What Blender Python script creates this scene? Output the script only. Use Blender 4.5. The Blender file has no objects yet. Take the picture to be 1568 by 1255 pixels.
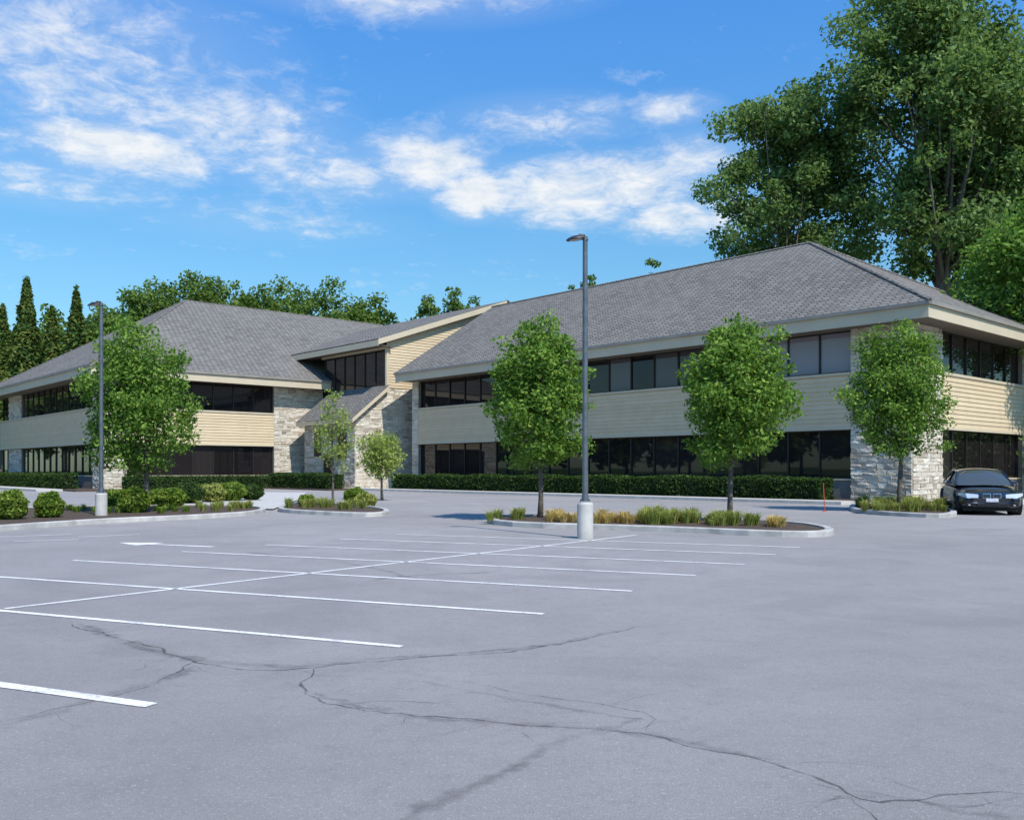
import bpy, math, random
import numpy as np
from mathutils import Vector
random.seed(7); rng=np.random.default_rng(7)
S=bpy.context.scene
H=1.4; F=1400.0; CX=784.0; HY=719.0
def G(px,py):
    Y=F*H/(py-HY); return (Y*(px-CX)/F, Y)
U=(-0.6702,0.7423); V=(0.7423,0.6702); C0=(16.81,38.4)
def Pw(a,b): return (C0[0]+a*U[0]+b*V[0], C0[1]+a*U[1]+b*V[1])
SUN_EL=52.0
sd=(0.560,-0.828)

# ------------------------------------------------------------ node helpers
def newmat(name):
    m=bpy.data.materials.new(name); m.use_nodes=True
    nt=m.node_tree; nt.nodes.clear()
    o=nt.nodes.new('ShaderNodeOutputMaterial'); return m,nt,o
def nd(nt,t,ins=None,**kw):
    n=nt.nodes.new(t)
    for k,v in kw.items(): setattr(n,k,v)
    if ins:
        for k,v in ins.items():
            if isinstance(v,bpy.types.NodeSocket): nt.links.new(v,n.inputs[k])
            else: n.inputs[k].default_value=v
    return n
def mth(nt,op,a,b=None,c=None,clamp=False):
    n=nt.nodes.new('ShaderNodeMath'); n.operation=op; n.use_clamp=clamp
    for i,v in enumerate((a,b,c)):
        if v is None: continue
        if isinstance(v,bpy.types.NodeSocket): nt.links.new(v,n.inputs[i])
        else: n.inputs[i].default_value=v
    return n.outputs[0]
def mix(nt,f,a,b,bt='MIX'):
    n=nt.nodes.new('ShaderNodeMix'); n.data_type='RGBA'; n.blend_type=bt; n.clamp_factor=True
    for i,v in ((0,f),(6,a),(7,b)):
        if isinstance(v,bpy.types.NodeSocket): nt.links.new(v,n.inputs[i])
        elif i==0: n.inputs[0].default_value=v
        else: n.inputs[i].default_value=(v[0],v[1],v[2],1)
    return n.outputs[2]
def ramp(nt,f,stops):
    n=nt.nodes.new('ShaderNodeValToRGB'); e=n.color_ramp.elements
    while len(e)<len(stops): e.new(0.5)
    for i,(p,c) in enumerate(stops):
        e[i].position=p; e[i].color=(c[0],c[1],c[2],1) if not isinstance(c,(int,float)) else (c,c,c,1)
    nt.links.new(f,n.inputs[0]); return n.outputs[0]
def noise(nt,vec,scale,detail=4,rough=.55,dist=0):
    n=nd(nt,'ShaderNodeTexNoise',{'Scale':scale,'Detail':detail,'Roughness':rough,'Distortion':dist})
    if vec is not None: nt.links.new(vec,n.inputs['Vector'])
    return n.outputs['Fac']
def princ(nt,o,col,rough=.8,metal=0,bump=None,bd=.02,spec=.5,bs=1.0,extra=None):
    p=nt.nodes.new('ShaderNodeBsdfPrincipled')
    if isinstance(col,bpy.types.NodeSocket): nt.links.new(col,p.inputs['Base Color'])
    else: p.inputs['Base Color'].default_value=(*col,1)
    if isinstance(rough,bpy.types.NodeSocket): nt.links.new(rough,p.inputs['Roughness'])
    else: p.inputs['Roughness'].default_value=rough
    p.inputs['Metallic'].default_value=metal
    p.inputs['Specular IOR Level'].default_value=spec
    if extra:
        for k,v in extra.items(): p.inputs[k].default_value=v
    if bump is not None:
        b=nd(nt,'ShaderNodeBump',{'Height':bump,'Distance':bd,'Strength':bs}); nt.links.new(b.outputs[0],p.inputs['Normal'])
    nt.links.new(p.outputs[0],o.inputs[0]); return p
def simple(name,c1,c2=None,scale=3,rough=.8,metal=0,bd=.01,spec=.4,extra=None):
    m,nt,o=newmat(name)
    if c2 is None: c2=tuple(x*.8 for x in c1)
    tc=nd(nt,'ShaderNodeTexCoord').outputs['Object']
    f=noise(nt,tc,scale,5,.6)
    col=mix(nt,ramp(nt,f,[(.35,0),(.65,1)]),c1,c2)
    princ(nt,o,col,rough,metal,f,bd,spec,extra=extra); return m

# ------------------------------------------------------------ mesh helpers
COL=S.collection
def empty(name,loc=(0,0,0),rz=0):
    e=bpy.data.objects.new(name,None); COL.objects.link(e); e.location=loc; e.rotation_euler=(0,0,rz); return e
def mobj(name,vs,fs,mat,parent=None,smooth=False):
    me=bpy.data.meshes.new(name); me.from_pydata([tuple(v) for v in vs],[],fs); me.materials.append(mat)
    if smooth: me.polygons.foreach_set('use_smooth',[True]*len(me.polygons))
    me.update(); ob=bpy.data.objects.new(name,me); COL.objects.link(ob)
    if parent: ob.parent=parent
    return ob
def quads_np(name,co,mat,parent=None):
    n=len(co)//4; me=bpy.data.meshes.new(name)
    me.vertices.add(4*n); me.vertices.foreach_set('co',co.astype(np.float32).ravel())
    me.loops.add(4*n); me.loops.foreach_set('vertex_index',np.arange(4*n,dtype=np.int32))
    me.polygons.add(n); me.polygons.foreach_set('loop_start',np.arange(0,4*n,4,dtype=np.int32))
    me.update(calc_edges=True); me.materials.append(mat); me.validate()
    ob=bpy.data.objects.new(name,me); COL.objects.link(ob)
    if parent: ob.parent=parent
    return ob
def leaves(pts,size,out=None,var=.35,wid=.55):
    n=len(pts); nr=rng.normal(size=(n,3)); nr/=np.linalg.norm(nr,axis=1)[:,None]
    if out is not None: nr=nr*.75+out
    nr[:,2]+=.35
    nr/=np.linalg.norm(nr,axis=1)[:,None]
    t=rng.normal(size=(n,3)); t-=(t*nr).sum(1)[:,None]*nr; t/=np.linalg.norm(t,axis=1)[:,None]
    b=np.cross(nr,t); s=(size*(1+var*rng.uniform(-1,1,n)))[:,None]
    co=np.stack([pts-t*s,pts+b*s*wid-t*s*.1,pts+t*s,pts-b*s*wid-t*s*.1],axis=1)
    return co.reshape(-1,3)
def tube(vs,fs,pts,rad,seg=8):
    base=len(vs); pts=[Vector(p) for p in pts]
    for i,p in enumerate(pts):
        d=(pts[min(i+1,len(pts)-1)]-pts[max(i-1,0)]).normalized()
        x=d.orthogonal().normalized() if abs(d.z)<.9 else Vector((1,0,0)); y=d.cross(x).normalized(); x=y.cross(d).normalized()
        for k in range(seg):
            an=2*math.pi*k/seg; vs.append(p+(x*math.cos(an)+y*math.sin(an))*rad[i])
    for i in range(len(pts)-1):
        for k in range(seg):
            a=base+i*seg+k; b=base+i*seg+(k+1)%seg; fs.append((a,b,b+seg,a+seg))
    fs.append(tuple(base+k for k in range(seg))[::-1]); fs.append(tuple(base+(len(pts)-1)*seg+k for k in range(seg)))
def boxv(vs,fs,P8):
    b=len(vs); vs.extend(P8)
    for f in ((0,1,2,3),(7,6,5,4),(0,4,5,1),(1,5,6,2),(2,6,7,3),(3,7,4,0)): fs.append(tuple(b+i for i in f))

# ------------------------------------------------------------ materials
def leafmat(name,dark,mid,light,sc=.6,tr=.35):
    m,nt,o=newmat(name)
    geo=nd(nt,'ShaderNodeNewGeometry'); tc=nd(nt,'ShaderNodeTexCoord').outputs['Object']
    r=geo.outputs['Random Per Island']; nz=noise(nt,tc,sc,2,.6)
    f=mth(nt,'ADD',mth(nt,'MULTIPLY',r,.45),mth(nt,'MULTIPLY',nz,.65))
    c=ramp(nt,f,[(.28,dark),(.55,mid),(.82,light)])
    d=nd(nt,'ShaderNodeBsdfDiffuse',{'Color':c}); 
    c2=mix(nt,.5,c,(light[0]*1.3,light[1]*1.4,light[2]*.6))
    t=nd(nt,'ShaderNodeBsdfTranslucent',{'Color':c2})
    s=nd(nt,'ShaderNodeMixShader',{0:tr,1:d.outputs[0],2:t.outputs[0]})
    nt.links.new(s.outputs[0],o.inputs[0]); return m
M_pear=leafmat('pear_leaves',(.045,.105,.02),(.125,.23,.045),(.30,.42,.09),1.2,.36)
M_sap=leafmat('sapling_leaves',(.15,.22,.05),(.28,.35,.09),(.44,.48,.16),1.2,.4)
M_cot=leafmat('cottonwood_leaves',(.06,.105,.035),(.13,.205,.065),(.26,.36,.14),.22,.36)
M_map=leafmat('maple_leaves',(.06,.13,.028),(.13,.24,.045),(.25,.38,.09),.35,.38)
M_dist=leafmat('distant_leaves',(.05,.09,.025),(.11,.18,.04),(.21,.29,.075),.12,.33)
M_con=leafmat('conifer_leaves',(.03,.065,.02),(.06,.11,.03),(.20,.22,.05),.5,.2)
M_hedge=leafmat('hedge_leaves',(.02,.042,.014),(.043,.082,.022),(.09,.14,.04),2,.2)
M_shrub=leafmat('shrub_leaves',(.06,.12,.02),(.15,.23,.035),(.32,.39,.08),2,.33)
M_grass=leafmat('grass_blades',(.11,.17,.04),(.28,.32,.08),(.5,.46,.16),2,.3)
M_gold=leafmat('gold_grass',(.34,.23,.08),(.56,.40,.15),(.70,.56,.24),2,.3)
M_bark=simple('bark',(.17,.14,.11),(.08,.066,.055),12,.9,bd=.03)
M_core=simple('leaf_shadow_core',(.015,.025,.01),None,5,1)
M_mulch=simple('mulch',(.12,.08,.055),(.05,.035,.027),14,.95,bd=.05)
M_conc=simple('concrete',(.55,.52,.475),(.43,.41,.375),3,.85,bd=.01)
M_kerb=simple('kerb_concrete',(.53,.505,.465),(.34,.325,.30),2.5,.85,bd=.01)
M_metal=simple('lamp_metal',(.17,.19,.20),(.12,.135,.145),6,.45,.6,bd=.001)
M_head=simple('lamp_head_metal',(.05,.05,.05),None,6,.5,.4,bd=.001)
M_lens=simple('lamp_lens',(.5,.5,.5),None,6,.2)
M_red=simple('red_paint',(.6,.10,.05),None,6,.5)
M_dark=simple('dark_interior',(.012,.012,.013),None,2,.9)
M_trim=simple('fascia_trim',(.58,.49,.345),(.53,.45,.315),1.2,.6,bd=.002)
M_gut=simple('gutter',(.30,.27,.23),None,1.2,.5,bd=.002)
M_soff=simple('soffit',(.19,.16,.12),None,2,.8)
M_frame=simple('bronze_frame',(.05,.042,.036),None,6,.4,.5,bd=.001)
M_base=simple('base_panel',(.22,.20,.17),None,3,.8)
M_mort=simple('mortar',(.26,.235,.19),(.18,.16,.13),8,.95)

def siding():
    m,nt,o=newmat('lap_siding'); geo=nd(nt,'ShaderNodeNewGeometry'); tc=nd(nt,'ShaderNodeTexCoord').outputs['Object']
    nz=noise(nt,tc,1.5,5,.6)
    c=mix(nt,geo.outputs['Random Per Island'],(.60,.475,.30),(.66,.53,.345))
    c=mix(nt,ramp(nt,nz,[(.4,0),(.8,.6)]),c,(.50,.395,.25)); princ(nt,o,c,.65,0,nz,.003,.3); return m
M_sid=siding()
def stone():
    m,nt,o=newmat('ashlar_stone'); geo=nd(nt,'ShaderNodeNewGeometry'); tc=nd(nt,'ShaderNodeTexCoord').outputs['Object']
    nz=noise(nt,tc,7,7,.65)
    c=ramp(nt,geo.outputs['Random Per Island'],[(0,(.42,.35,.265)),(.25,(.62,.545,.43)),(.5,(.73,.665,.55)),(.75,(.60,.52,.40)),(1,(.80,.74,.63))])
    c=mix(nt,ramp(nt,nz,[(.48,0),(.8,.65)]),c,(.33,.285,.225)); princ(nt,o,c,.9,0,nz,.08,.2); return m
M_stone=stone()
def shingle():
    m,nt,o=newmat('roof_shingles'); tc=nd(nt,'ShaderNodeTexCoord').outputs['Object']
    s=nd(nt,'ShaderNodeSeparateXYZ',{0:tc}); h=mth(nt,'ADD',s.outputs[0],s.outputs[1])
    z=mth(nt,'MULTIPLY',s.outputs[2],2.0)
    wob=mth(nt,'MULTIPLY',noise(nt,tc,.8,3),.2)
    v=nd(nt,'ShaderNodeCombineXYZ',{0:h,1:mth(nt,'ADD',z,wob),2:0.0}).outputs[0]
    b=nd(nt,'ShaderNodeTexBrick',{'Vector':v,'Scale':1.0,'Color1':(.16,.147,.13,1),'Color2':(.27,.25,.222,1),'Mortar':(.075,.07,.064,1),'Mortar Size':.04,'Mortar Smooth':.4,'Brick Width':.42,'Row Height':.27,'Bias':0.0})
    nz=noise(nt,tc,.25,4,.6); c=mix(nt,ramp(nt,nz,[(.35,0),(.7,.4)]),b.outputs['Color'],(.25,.232,.205))
    n2=noise(nt,tc,25,3,.6); c=mix(nt,mth(nt,'MULTIPLY',n2,.35),c,(.125,.116,.104))
    princ(nt,o,c,.9,0,b.outputs['Fac'],-.02,.15); return m
M_roof=shingle()
def glass(name,c1,c2):
    m,nt,o=newmat(name); geo=nd(nt,'ShaderNodeNewGeometry')
    c=mix(nt,geo.outputs['Random Per Island'],c1,c2)
    p=princ(nt,o,c,.02,0,None,.01,.5); p.inputs['IOR'].default_value=1.5; return m
M_glass=glass('tinted_glass',(.008,.007,.008),(.028,.023,.023))
M_glass2=glass('glass_painted_sky_reflection',(.045,.040,.043),(.11,.10,.105))  # paler pane colour stands in for the sky reflection
M_glass3=glass('glass_blinds_and_painted_sky',(.22,.205,.23),(.28,.265,.295))  # drawn blinds plus a lavender sky reflection, put into the pane colour

def asphalt():
    m,nt,o=newmat('asphalt'); tc=nd(nt,'ShaderNodeTexCoord').outputs['Object']
    big=noise(nt,tc,.10,4,.6,.6); mid=noise(nt,tc,.9,6,.7); fine=noise(nt,tc,130,3,.75); f2=noise(nt,tc,42,3,.75); st=noise(nt,tc,.35,4,.6,1.5); f3=noise(nt,tc,9,5,.75)
    c=mix(nt,ramp(nt,big,[(.38,0),(.62,1)]),(.308,.287,.271),(.375,.350,.330))
    c=mix(nt,ramp(nt,mid,[(.45,0),(.70,.55)]),c,(.262,.245,.232))
    c=mix(nt,ramp(nt,st,[(.52,0),(.64,.4)]),c,(.235,.22,.208))
    c=mix(nt,ramp(nt,f3,[(.5,0),(.72,.45)]),c,(.22,.206,.195))
    c=mix(nt,ramp(nt,fine,[(.47,0),(.66,.65)]),c,(.145,.136,.13))
    c=mix(nt,ramp(nt,f2,[(.56,0),(.68,.5)]),c,(.52,.49,.465))
    h=mth(nt,'ADD',fine,mth(nt,'MULTIPLY',f2,.5))
    princ(nt,o,c,.88,0,h,.008,.2); return m
M_asph=asphalt()
def paint():
    m,nt,o=newmat('line_paint'); tc=nd(nt,'ShaderNodeTexCoord').outputs['Object']
    n=noise(nt,tc,30,5,.7); n2=noise(nt,tc,2.5,4,.6)
    w=ramp(nt,mth(nt,'ADD',mth(nt,'MULTIPLY',n,.7),mth(nt,'MULTIPLY',n2,.5)),[(.58,0),(.75,.9)])
    c=mix(nt,w,(.84,.81,.77),(.36,.34,.325)); princ(nt,o,c,.7); return m
M_paint=paint()
def crackm(name,dens,col):
    m,nt,o=newmat(name); tc=nd(nt,'ShaderNodeTexCoord'); uv=nd(nt,'ShaderNodeSeparateXYZ',{0:tc.outputs['UV']})
    e=mth(nt,'SUBTRACT',1.0,mth(nt,'ABSOLUTE',mth(nt,'SUBTRACT',mth(nt,'MULTIPLY',uv.outputs[1],2.0),1.0)))
    n=noise(nt,tc.outputs['Object'],9,5,.7); n3=noise(nt,tc.outputs['Object'],.9,3,.6)
    a=mth(nt,'MULTIPLY',mth(nt,'ADD',e,mth(nt,'MULTIPLY',mth(nt,'SUBTRACT',n,.62),1.8)),dens,clamp=True)
    a=mth(nt,'MULTIPLY',a,ramp(nt,n3,[(.38,.15),(.6,1)]))
    p=princ(nt,o,col,.8); t=nd(nt,'ShaderNodeBsdfTransparent')
    s=nd(nt,'ShaderNodeMixShader',{0:a,1:t.outputs[0],2:p.outputs[0]}); nt.links.new(s.outputs[0],o.inputs[0]); return m
M_crack=crackm('crack_fill',1.1,(.095,.09,.086)); M_smear=crackm('tar_smear',.42,(.15,.142,.135)); M_fine=crackm('hairline_crack',1.3,(.125,.118,.112))
def grassm():
    m,nt,o=newmat('lawn'); tc=nd(nt,'ShaderNodeTexCoord').outputs['Object']
    n=noise(nt,tc,.4,6,.6); n2=noise(nt,tc,20,3); c=mix(nt,n,(.06,.10,.028),(.11,.16,.045)); princ(nt,o,c,.95,0,n2,.05,.1); return m
M_lawn=grassm()

# ------------------------------------------------------------ ground
def sheet(name,x0,x1,y0,y1,z,mat):
    return mobj(name,[(x0,y0,z),(x1,y0,z),(x1,y1,z),(x0,y1,z)],[(0,1,2,3)],mat)
sheet('ground',-1500,1500,-1500,1500,-.012,M_lawn)
sheet('parking_lot',-75,48,-60,75,0,M_asph)
vs=[];fs=[]
def line(p,q,w=.095):
    p=Vector((*p,.005)); q=Vector((*q,.005)); d=(q-p).normalized(); n=Vector((-d.y,d.x,0))*w/2
    b=len(vs); vs.extend([p-n,q-n,q+n,p+n]); fs.append((b,b+1,b+2,b+3))
A=Vector(G(15,931)); Bv=Vector(G(975,819)); dcl=(Bv-A).normalized()
stall=(Vector(G(832,940))-Vector(G(290,903))); stall.normalize()
line(A-dcl*.05,Bv,.075)
for (sx,sy) in [(615,990),(832,940),(968,905),(1065,881),(1140,864),(1188,849),(1225,838)]:
    e=Vector(G(sx,sy)); w=e-A; det=dcl.x*(-stall.y)+dcl.y*stall.x
    t=(w.x*(-stall.y)+w.y*stall.x)/det; c=A+dcl*t
    line(c,e,.08); line(c-stall*4.4,c-stall*.05,.08)
e0=Vector(G(232,1080)); line(e0-stall*5.5,e0,.105)
e1=Vector(G(-260,1180)); line(e1-stall*4,e1)
ar=Vector(G(300,836)); 
line(ar-stall*1.1,ar+stall*.4,.13); b=len(vs); nn=Vector((-stall.y,stall.x))
for q in (ar-stall*1.1+nn*.35,ar-stall*1.1-nn*.35,ar-stall*1.9): vs.append(Vector((q.x,q.y,.0052)))
fs.append((b,b+1,b+2))
for (p,q) in (((0,822),(110,818)),((20,829),(120,826)),((120,822),(215,818))): line(G(*p),G(*q),.08)
mobj('parking_lines',vs,fs,M_paint)
def ribbon(name,polys,mat,jit=.03,z0=.0012):
    vs=[];fs=[];uvs=[]
    for k,(pl,w) in enumerate(polys):
        P=[Vector((*G(*p),.0)) for p in pl]; R=[]
        for i in range(len(P)-1):
            p0=P[max(i-1,0)];p1=P[i];p2=P[i+1];p3=P[min(i+2,len(P)-1)]; n=max(3,int((p2-p1).length/.07))
            for j in range(n):
                t=j/n; R.append(.5*((2*p1)+(-p0+p2)*t+(2*p0-5*p1+4*p2-p3)*t*t+(-p0+3*p1-3*p2+p3)*t**3))
        R.append(P[-1]); off=0
        zz=z0+.00006*k
        for i,p in enumerate(R):
            d=(R[min(i+1,len(R)-1)]-R[max(i-1,0)]).normalized(); n=Vector((-d.y,d.x,0))
            off=off*.8+random.uniform(-jit,jit); ww=w*(.6+.8*random.random())*.5
            ww*=min(1,.25+i*.15,.25+(len(R)-1-i)*.15)
            c=p+n*off; vs.append((c.x-n.x*ww,c.y-n.y*ww,zz)); vs.append((c.x+n.x*ww,c.y+n.y*ww,zz))
            uvs.append((i*.08,0)); uvs.append((i*.08,1))
            if i: b=len(vs); fs.append((b-4,b-2,b-1,b-3))
    ob=mobj(name,vs,fs,mat); uvl=ob.data.uv_layers.new(name='UVMap')
    for l in ob.data.loops: uvl.data[l.index].uv=uvs[l.vertex_index]
    return ob
cr=[[(105,952),(160,970),(235,990),(290,1012),(370,1022),(460,1022),(560,1012),(700,1003),(850,985),(985,958)],
    [(490,1022),(460,1045),(480,1070),(560,1088),(700,1100),(870,1112),(985,1120),(1080,1145),(1180,1168),(1250,1195),(1320,1222),(1420,1220),(1500,1212),(1600,1218)],
    [(985,1120),(992,1095),(900,1078),(790,1062),(690,1042),(600,1030)],
    [(0,1105),(90,1085),(180,1065),(260,1030),(290,1012)],
    [(1180,1168),(1280,1160),(1360,1172)],[(1300,1222),(1330,1255),(1340,1300)],[(520,1080),(620,1072),(700,1078)]]
ribbon('asphalt_cracks',[(c,w) for c,w in zip(cr,(.035,.030,.020,.035,.012,.02,.02))],M_crack,.026)
ribbon('tar_smears',[([(540,1300),(640,1245),(760,1190),(860,1135),(985,1100)],.15),([(0,1110),(120,1078),(250,1040),(300,1020)],.18),
   ([(120,955),(260,1003),(420,1020),(560,1010)],.22),([(560,1010),(800,992),(960,962)],.16),([(480,1060),(600,1092),(800,1110),(1000,1125),(1180,1165)],.14),
   ([(1400,1225),(1500,1245),(1620,1250)],.15),([(560,890),(640,880),(760,876)],.25),([(380,845),(520,860),(640,886)],.2),([(620,1040),(800,1070),(980,1100)],.1),([(230,1045),(270,1030),(300,1025)],.3)],M_smear,.02,.0006)
hl=[]
for k,c in enumerate(cr[:4]):
    for i in range(int(len(c)*1.5)):
        j=random.randrange(len(c)-1); t=random.random(); x=c[j][0]*(1-t)+c[j+1][0]*t; y=c[j][1]*(1-t)+c[j+1][1]*t
        sx=random.choice((-1,1)); sy=random.choice((-1,1)); s=(y-HY)/400; p=[(x,y)]
        for q in range(random.randint(2,4)): x+=sx*random.uniform(12,45)*s; y+=sy*random.uniform(-2,14)*s; p.append((x,y))
        hl.append((p,.007))
ribbon('hairline_cracks',hl+[([(1290,1205),(1380,1218),(1470,1232),(1568,1222)],.014),([(700,880),(800,872),(890,878)],.02),([(420,930),(540,925),(640,940)],.012)],M_fine,.02,.0032)

def chaikin(P,n=2):
    for _ in range(n):
        Q=[]
        for i in range(len(P)):
            a=P[i];b=P[(i+1)%len(P)]; Q+= [a*.75+b*.25,a*.25+b*.75]
        P=Q
    return P
def island(name,px,bedmat=None,h=.13):
    P=[Vector(G(*p)) for p in px]; P=chaikin(P)
    ar=sum(P[i].x*P[(i+1)%len(P)].y-P[(i+1)%len(P)].x*P[i].y for i in range(len(P)))
    if ar<0: P=P[::-1]
    n=len(P); I=[]
    for i in range(n):
        d=(P[(i+1)%n]-P[i-1]).normalized(); I.append(P[i]+Vector((-d.y,d.x))*.17)
    e=empty(name)
    vs=[];fs=[]
    for L,z in ((P,0),(P,h-.02),([p*.9+q*.1 for p,q in zip(P,I)],h),(I,h),(I,h-.05)):
        vs+=[(p.x,p.y,z) for p in L]
    for r in range(4):
        for i in range(n): fs.append((r*n+i,r*n+(i+1)%n,(r+1)*n+(i+1)%n,(r+1)*n+i))
    mobj('kerb',vs,fs,M_kerb,e)
    mobj('bed',[(p.x,p.y,h-.035) for p in I],[tuple(range(n))],bedmat or M_mulch,e)
    return e
island('traffic_island',[(738,806),(1000,813),(1245,825),(1290,817),(1215,804),(1000,797),(758,792)])
island('traffic_island',[(-120,822),(150,801),(300,795),(410,787),(402,779),(280,777),(100,779),(-120,787)])
island('traffic_island',[(420,782),(440,786),(560,792),(600,789),(590,782),(520,775),(450,772)])
island('traffic_island',[(1296,781),(1320,787),(1440,794),(1470,790),(1455,782),(1400,775),(1310,773)])
mobj('entry_path',[(*G(270,776.5),.05),(*G(418,781),.05),(*G(455,767),.05),(*G(470,755),.05),(*G(380,754),.05),(*G(300,762),.05)],[(0,1,2,3,4,5)],M_conc)
def strip(name,a0,a1,b0,b1,z0,z1,mat):
    vs=[];fs=[]
    boxv(vs,fs,[(*Pw(a0,b0),z0),(*Pw(a1,b0),z0),(*Pw(a1,b1),z0),(*Pw(a0,b1),z0),(*Pw(a0,b0),z1),(*Pw(a1,b0),z1),(*Pw(a1,b1),z1),(*Pw(a0,b1),z1)])
    return mobj(name,vs,fs,mat)
strip('sidewalk',1,40,-4.1,-2.7,-.01,.13,M_conc)
strip('planting_bed',-2.6,35.6,-2.69,-.02,-.01,.10,M_mulch)
strip('sidewalk',47,76,-21.5,-19.9,-.01,.13,M_conc)
strip('planting_bed',44.4,76,-19.89,-17.4,-.01,.10,M_mulch)
strip('planting_bed',44.4,46.9,-17.3,-5,-.01,.09,M_mulch)
strip('planting_bed',36.2,46,-6.4,-3.3,-.01,.10,M_mulch)
strip('sidewalk',-3.6,-2.62,-2.6,12,-.01,.12,M_conc)

# ------------------------------------------------------------ office building
OB=empty('office_building',(C0[0],C0[1],0),math.atan2(-U[1],-U[0]))
BB={}
def add(k,P,Fs):
    vs,fs=BB.setdefault(k,([],[])); b=len(vs); vs.extend(P); fs.extend([tuple(b+i for i in f) for f in Fs])
def abox(k,a0,a1,b0,b1,z0,z1):
    P=[(-a0,b0,z0),(-a1,b0,z0),(-a1,b1,z0),(-a0,b1,z0),(-a0,b0,z1),(-a1,b0,z1),(-a1,b1,z1),(-a0,b1,z1)]
    add(k,P,((0,1,2,3),(7,6,5,4),(0,4,5,1),(1,5,6,2),(2,6,7,3),(3,7,4,0)))
class Fac:
    def __init__(s,a,b,da,db,na,nb): s.a,s.b,s.da,s.db,s.na,s.nb=a,b,da,db,na,nb
    def p(s,t,d,z): return (-(s.a+s.da*t+s.na*d), s.b+s.db*t+s.nb*d, z)
    def box(s,k,t0,t1,d0,d1,z0,z1):
        P=[s.p(t0,d0,z0),s.p(t1,d0,z0),s.p(t1,d1,z0),s.p(t0,d1,z0),s.p(t0,d0,z1),s.p(t1,d0,z1),s.p(t1,d1,z1),s.p(t0,d1,z1)]
        add(k,P,((0,1,2,3),(7,6,5,4),(0,4,5,1),(1,5,6,2),(2,6,7,3),(3,7,4,0)))
    def siding(s,t0,t1,z0,z1,d=.0,ex=.205,ts=None):
        z=z0
        while z<z1-.01:
            zt=min(z+ex,z1); s0=t0 if ts is None else max(t0,ts(zt))
            if s0<t1: 
                add('siding',[s.p(s0,d+.045,z),s.p(t1,d+.045,z),s.p(t1,d+.012,zt),s.p(s0,d+.012,zt),s.p(s0,d,z),s.p(t1,d,z)],((0,1,2,3),(4,5,1,0)))
            z+=ex
    def ashlar(s,t0,t1,z0,z1,d=.0,top=None):
        z=z0
        while z<z1-.03:
            h=random.choice((.13,.17,.21,.26,.3)); h=min(h,z1-z); t=t0
            while t<t1-.02:
                w=random.uniform(.22,.75); 
                if t1-(t+w)<.15: w=t1-t
                zl=z+h; zr=z+h
                if top: zl=min(zl,top(t)); zr=min(zr,top(t+w))
                parts=[(z,zl,zr)]
                if h>.25 and random.random()<.4 and not top: parts=[(z,z+h*.45,z+h*.45),(z+h*.45,zl,zr)]
                for (zb,l,r) in parts:
                    if min(l,r)-zb>.04:
                        g=.012; o=[d+random.uniform(.02,.075) for _ in range(4)]
                        P=[s.p(t+g,o[0],zb+g),s.p(t+w-g,o[1],zb+g),s.p(t+w-g,o[2],r-g),s.p(t+g,o[3],l-g),
                           s.p(t,d-.01,zb),s.p(t+w,d-.01,zb),s.p(t+w,d-.01,r),s.p(t,d-.01,l)]
                        add('stone',P,((0,1,2,3),(4,5,1,0),(5,6,2,1),(6,7,3,2),(7,4,0,3)))
                t+=w
            z+=h
    def panes(s,t0,t1,z0,z1,d,sp=1.6,kind=None):
        n=max(1,round((t1-t0)/sp)); w=(t1-t0)/n
        for i in range(n):
            j=[random.uniform(-.006,.006) for _ in range(3)]
            a=t0+i*w; b=a+w; k='glass' if kind is None else kind((a+b)/2)
            add(k,[s.p(a+.03,d+j[0],z0),s.p(b-.03,d+j[1],z0),s.p(b-.03,d+j[1]+j[2],z1),s.p(a+.03,d+j[0]+j[2],z1)],((0,1,2,3),))
        for i in range(n+1):
            a=t0+i*w; s.box('window_frames',a-.035,a+.035,d-.04,d+.07,z0,z1)
        s.box('window_frames',t0-.035,t1+.035,d-.04,d+.072,z0-.01,z0+.07); s.box('window_frames',t0-.035,t1+.035,d-.04,d+.072,z1-.07,z1+.01)
    def ribbon(s,t0,t1,ztop,kind=None):
        s.box('base_panels',t0,t1,-.3,-.02,0,.97); s.box('trim',t0,t1,-.3,.02,.93,1.0)
        s.panes(t0+.03,t1-.03,1.0,3.2,-.28)
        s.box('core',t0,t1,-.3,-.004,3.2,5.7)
        s.siding(t0,t1,3.3,5.6)
        s.box('trim',t0,t1,-.02,.06,3.18,3.3); s.box('trim',t0,t1,-.02,.07,5.6,5.72)
        s.panes(t0+.03,t1-.03,5.72,ztop,-.28,kind=kind)
ZS=7.6; ZF=8.22
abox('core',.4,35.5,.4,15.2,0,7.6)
R1=Fac(0,0,1,0,0,-1); R2=Fac(0,0,0,1,-1,0)
abox('mortar',.01,2.7,.01,2.9,0,ZS)
R1.ashlar(0,2.72,0,ZS); R2.ashlar(0,2.9,0,ZS)
R1.ribbon(2.72,34.9,ZS,lambda t:'glass_blinds_sky_tone' if t<8.8 else ('glass_sky_tone' if t<22 and random.random()<.75 else 'glass'))
abox('mortar',34.9,35.59,.01,2,0,ZS); R1.ashlar(34.9,35.6,0,ZS)
R2.ribbon(2.9,12.6,ZS); abox('mortar',.01,2,12.6,15.6,0,ZS); R2.ashlar(12.6,15.6,0,ZS)
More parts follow.
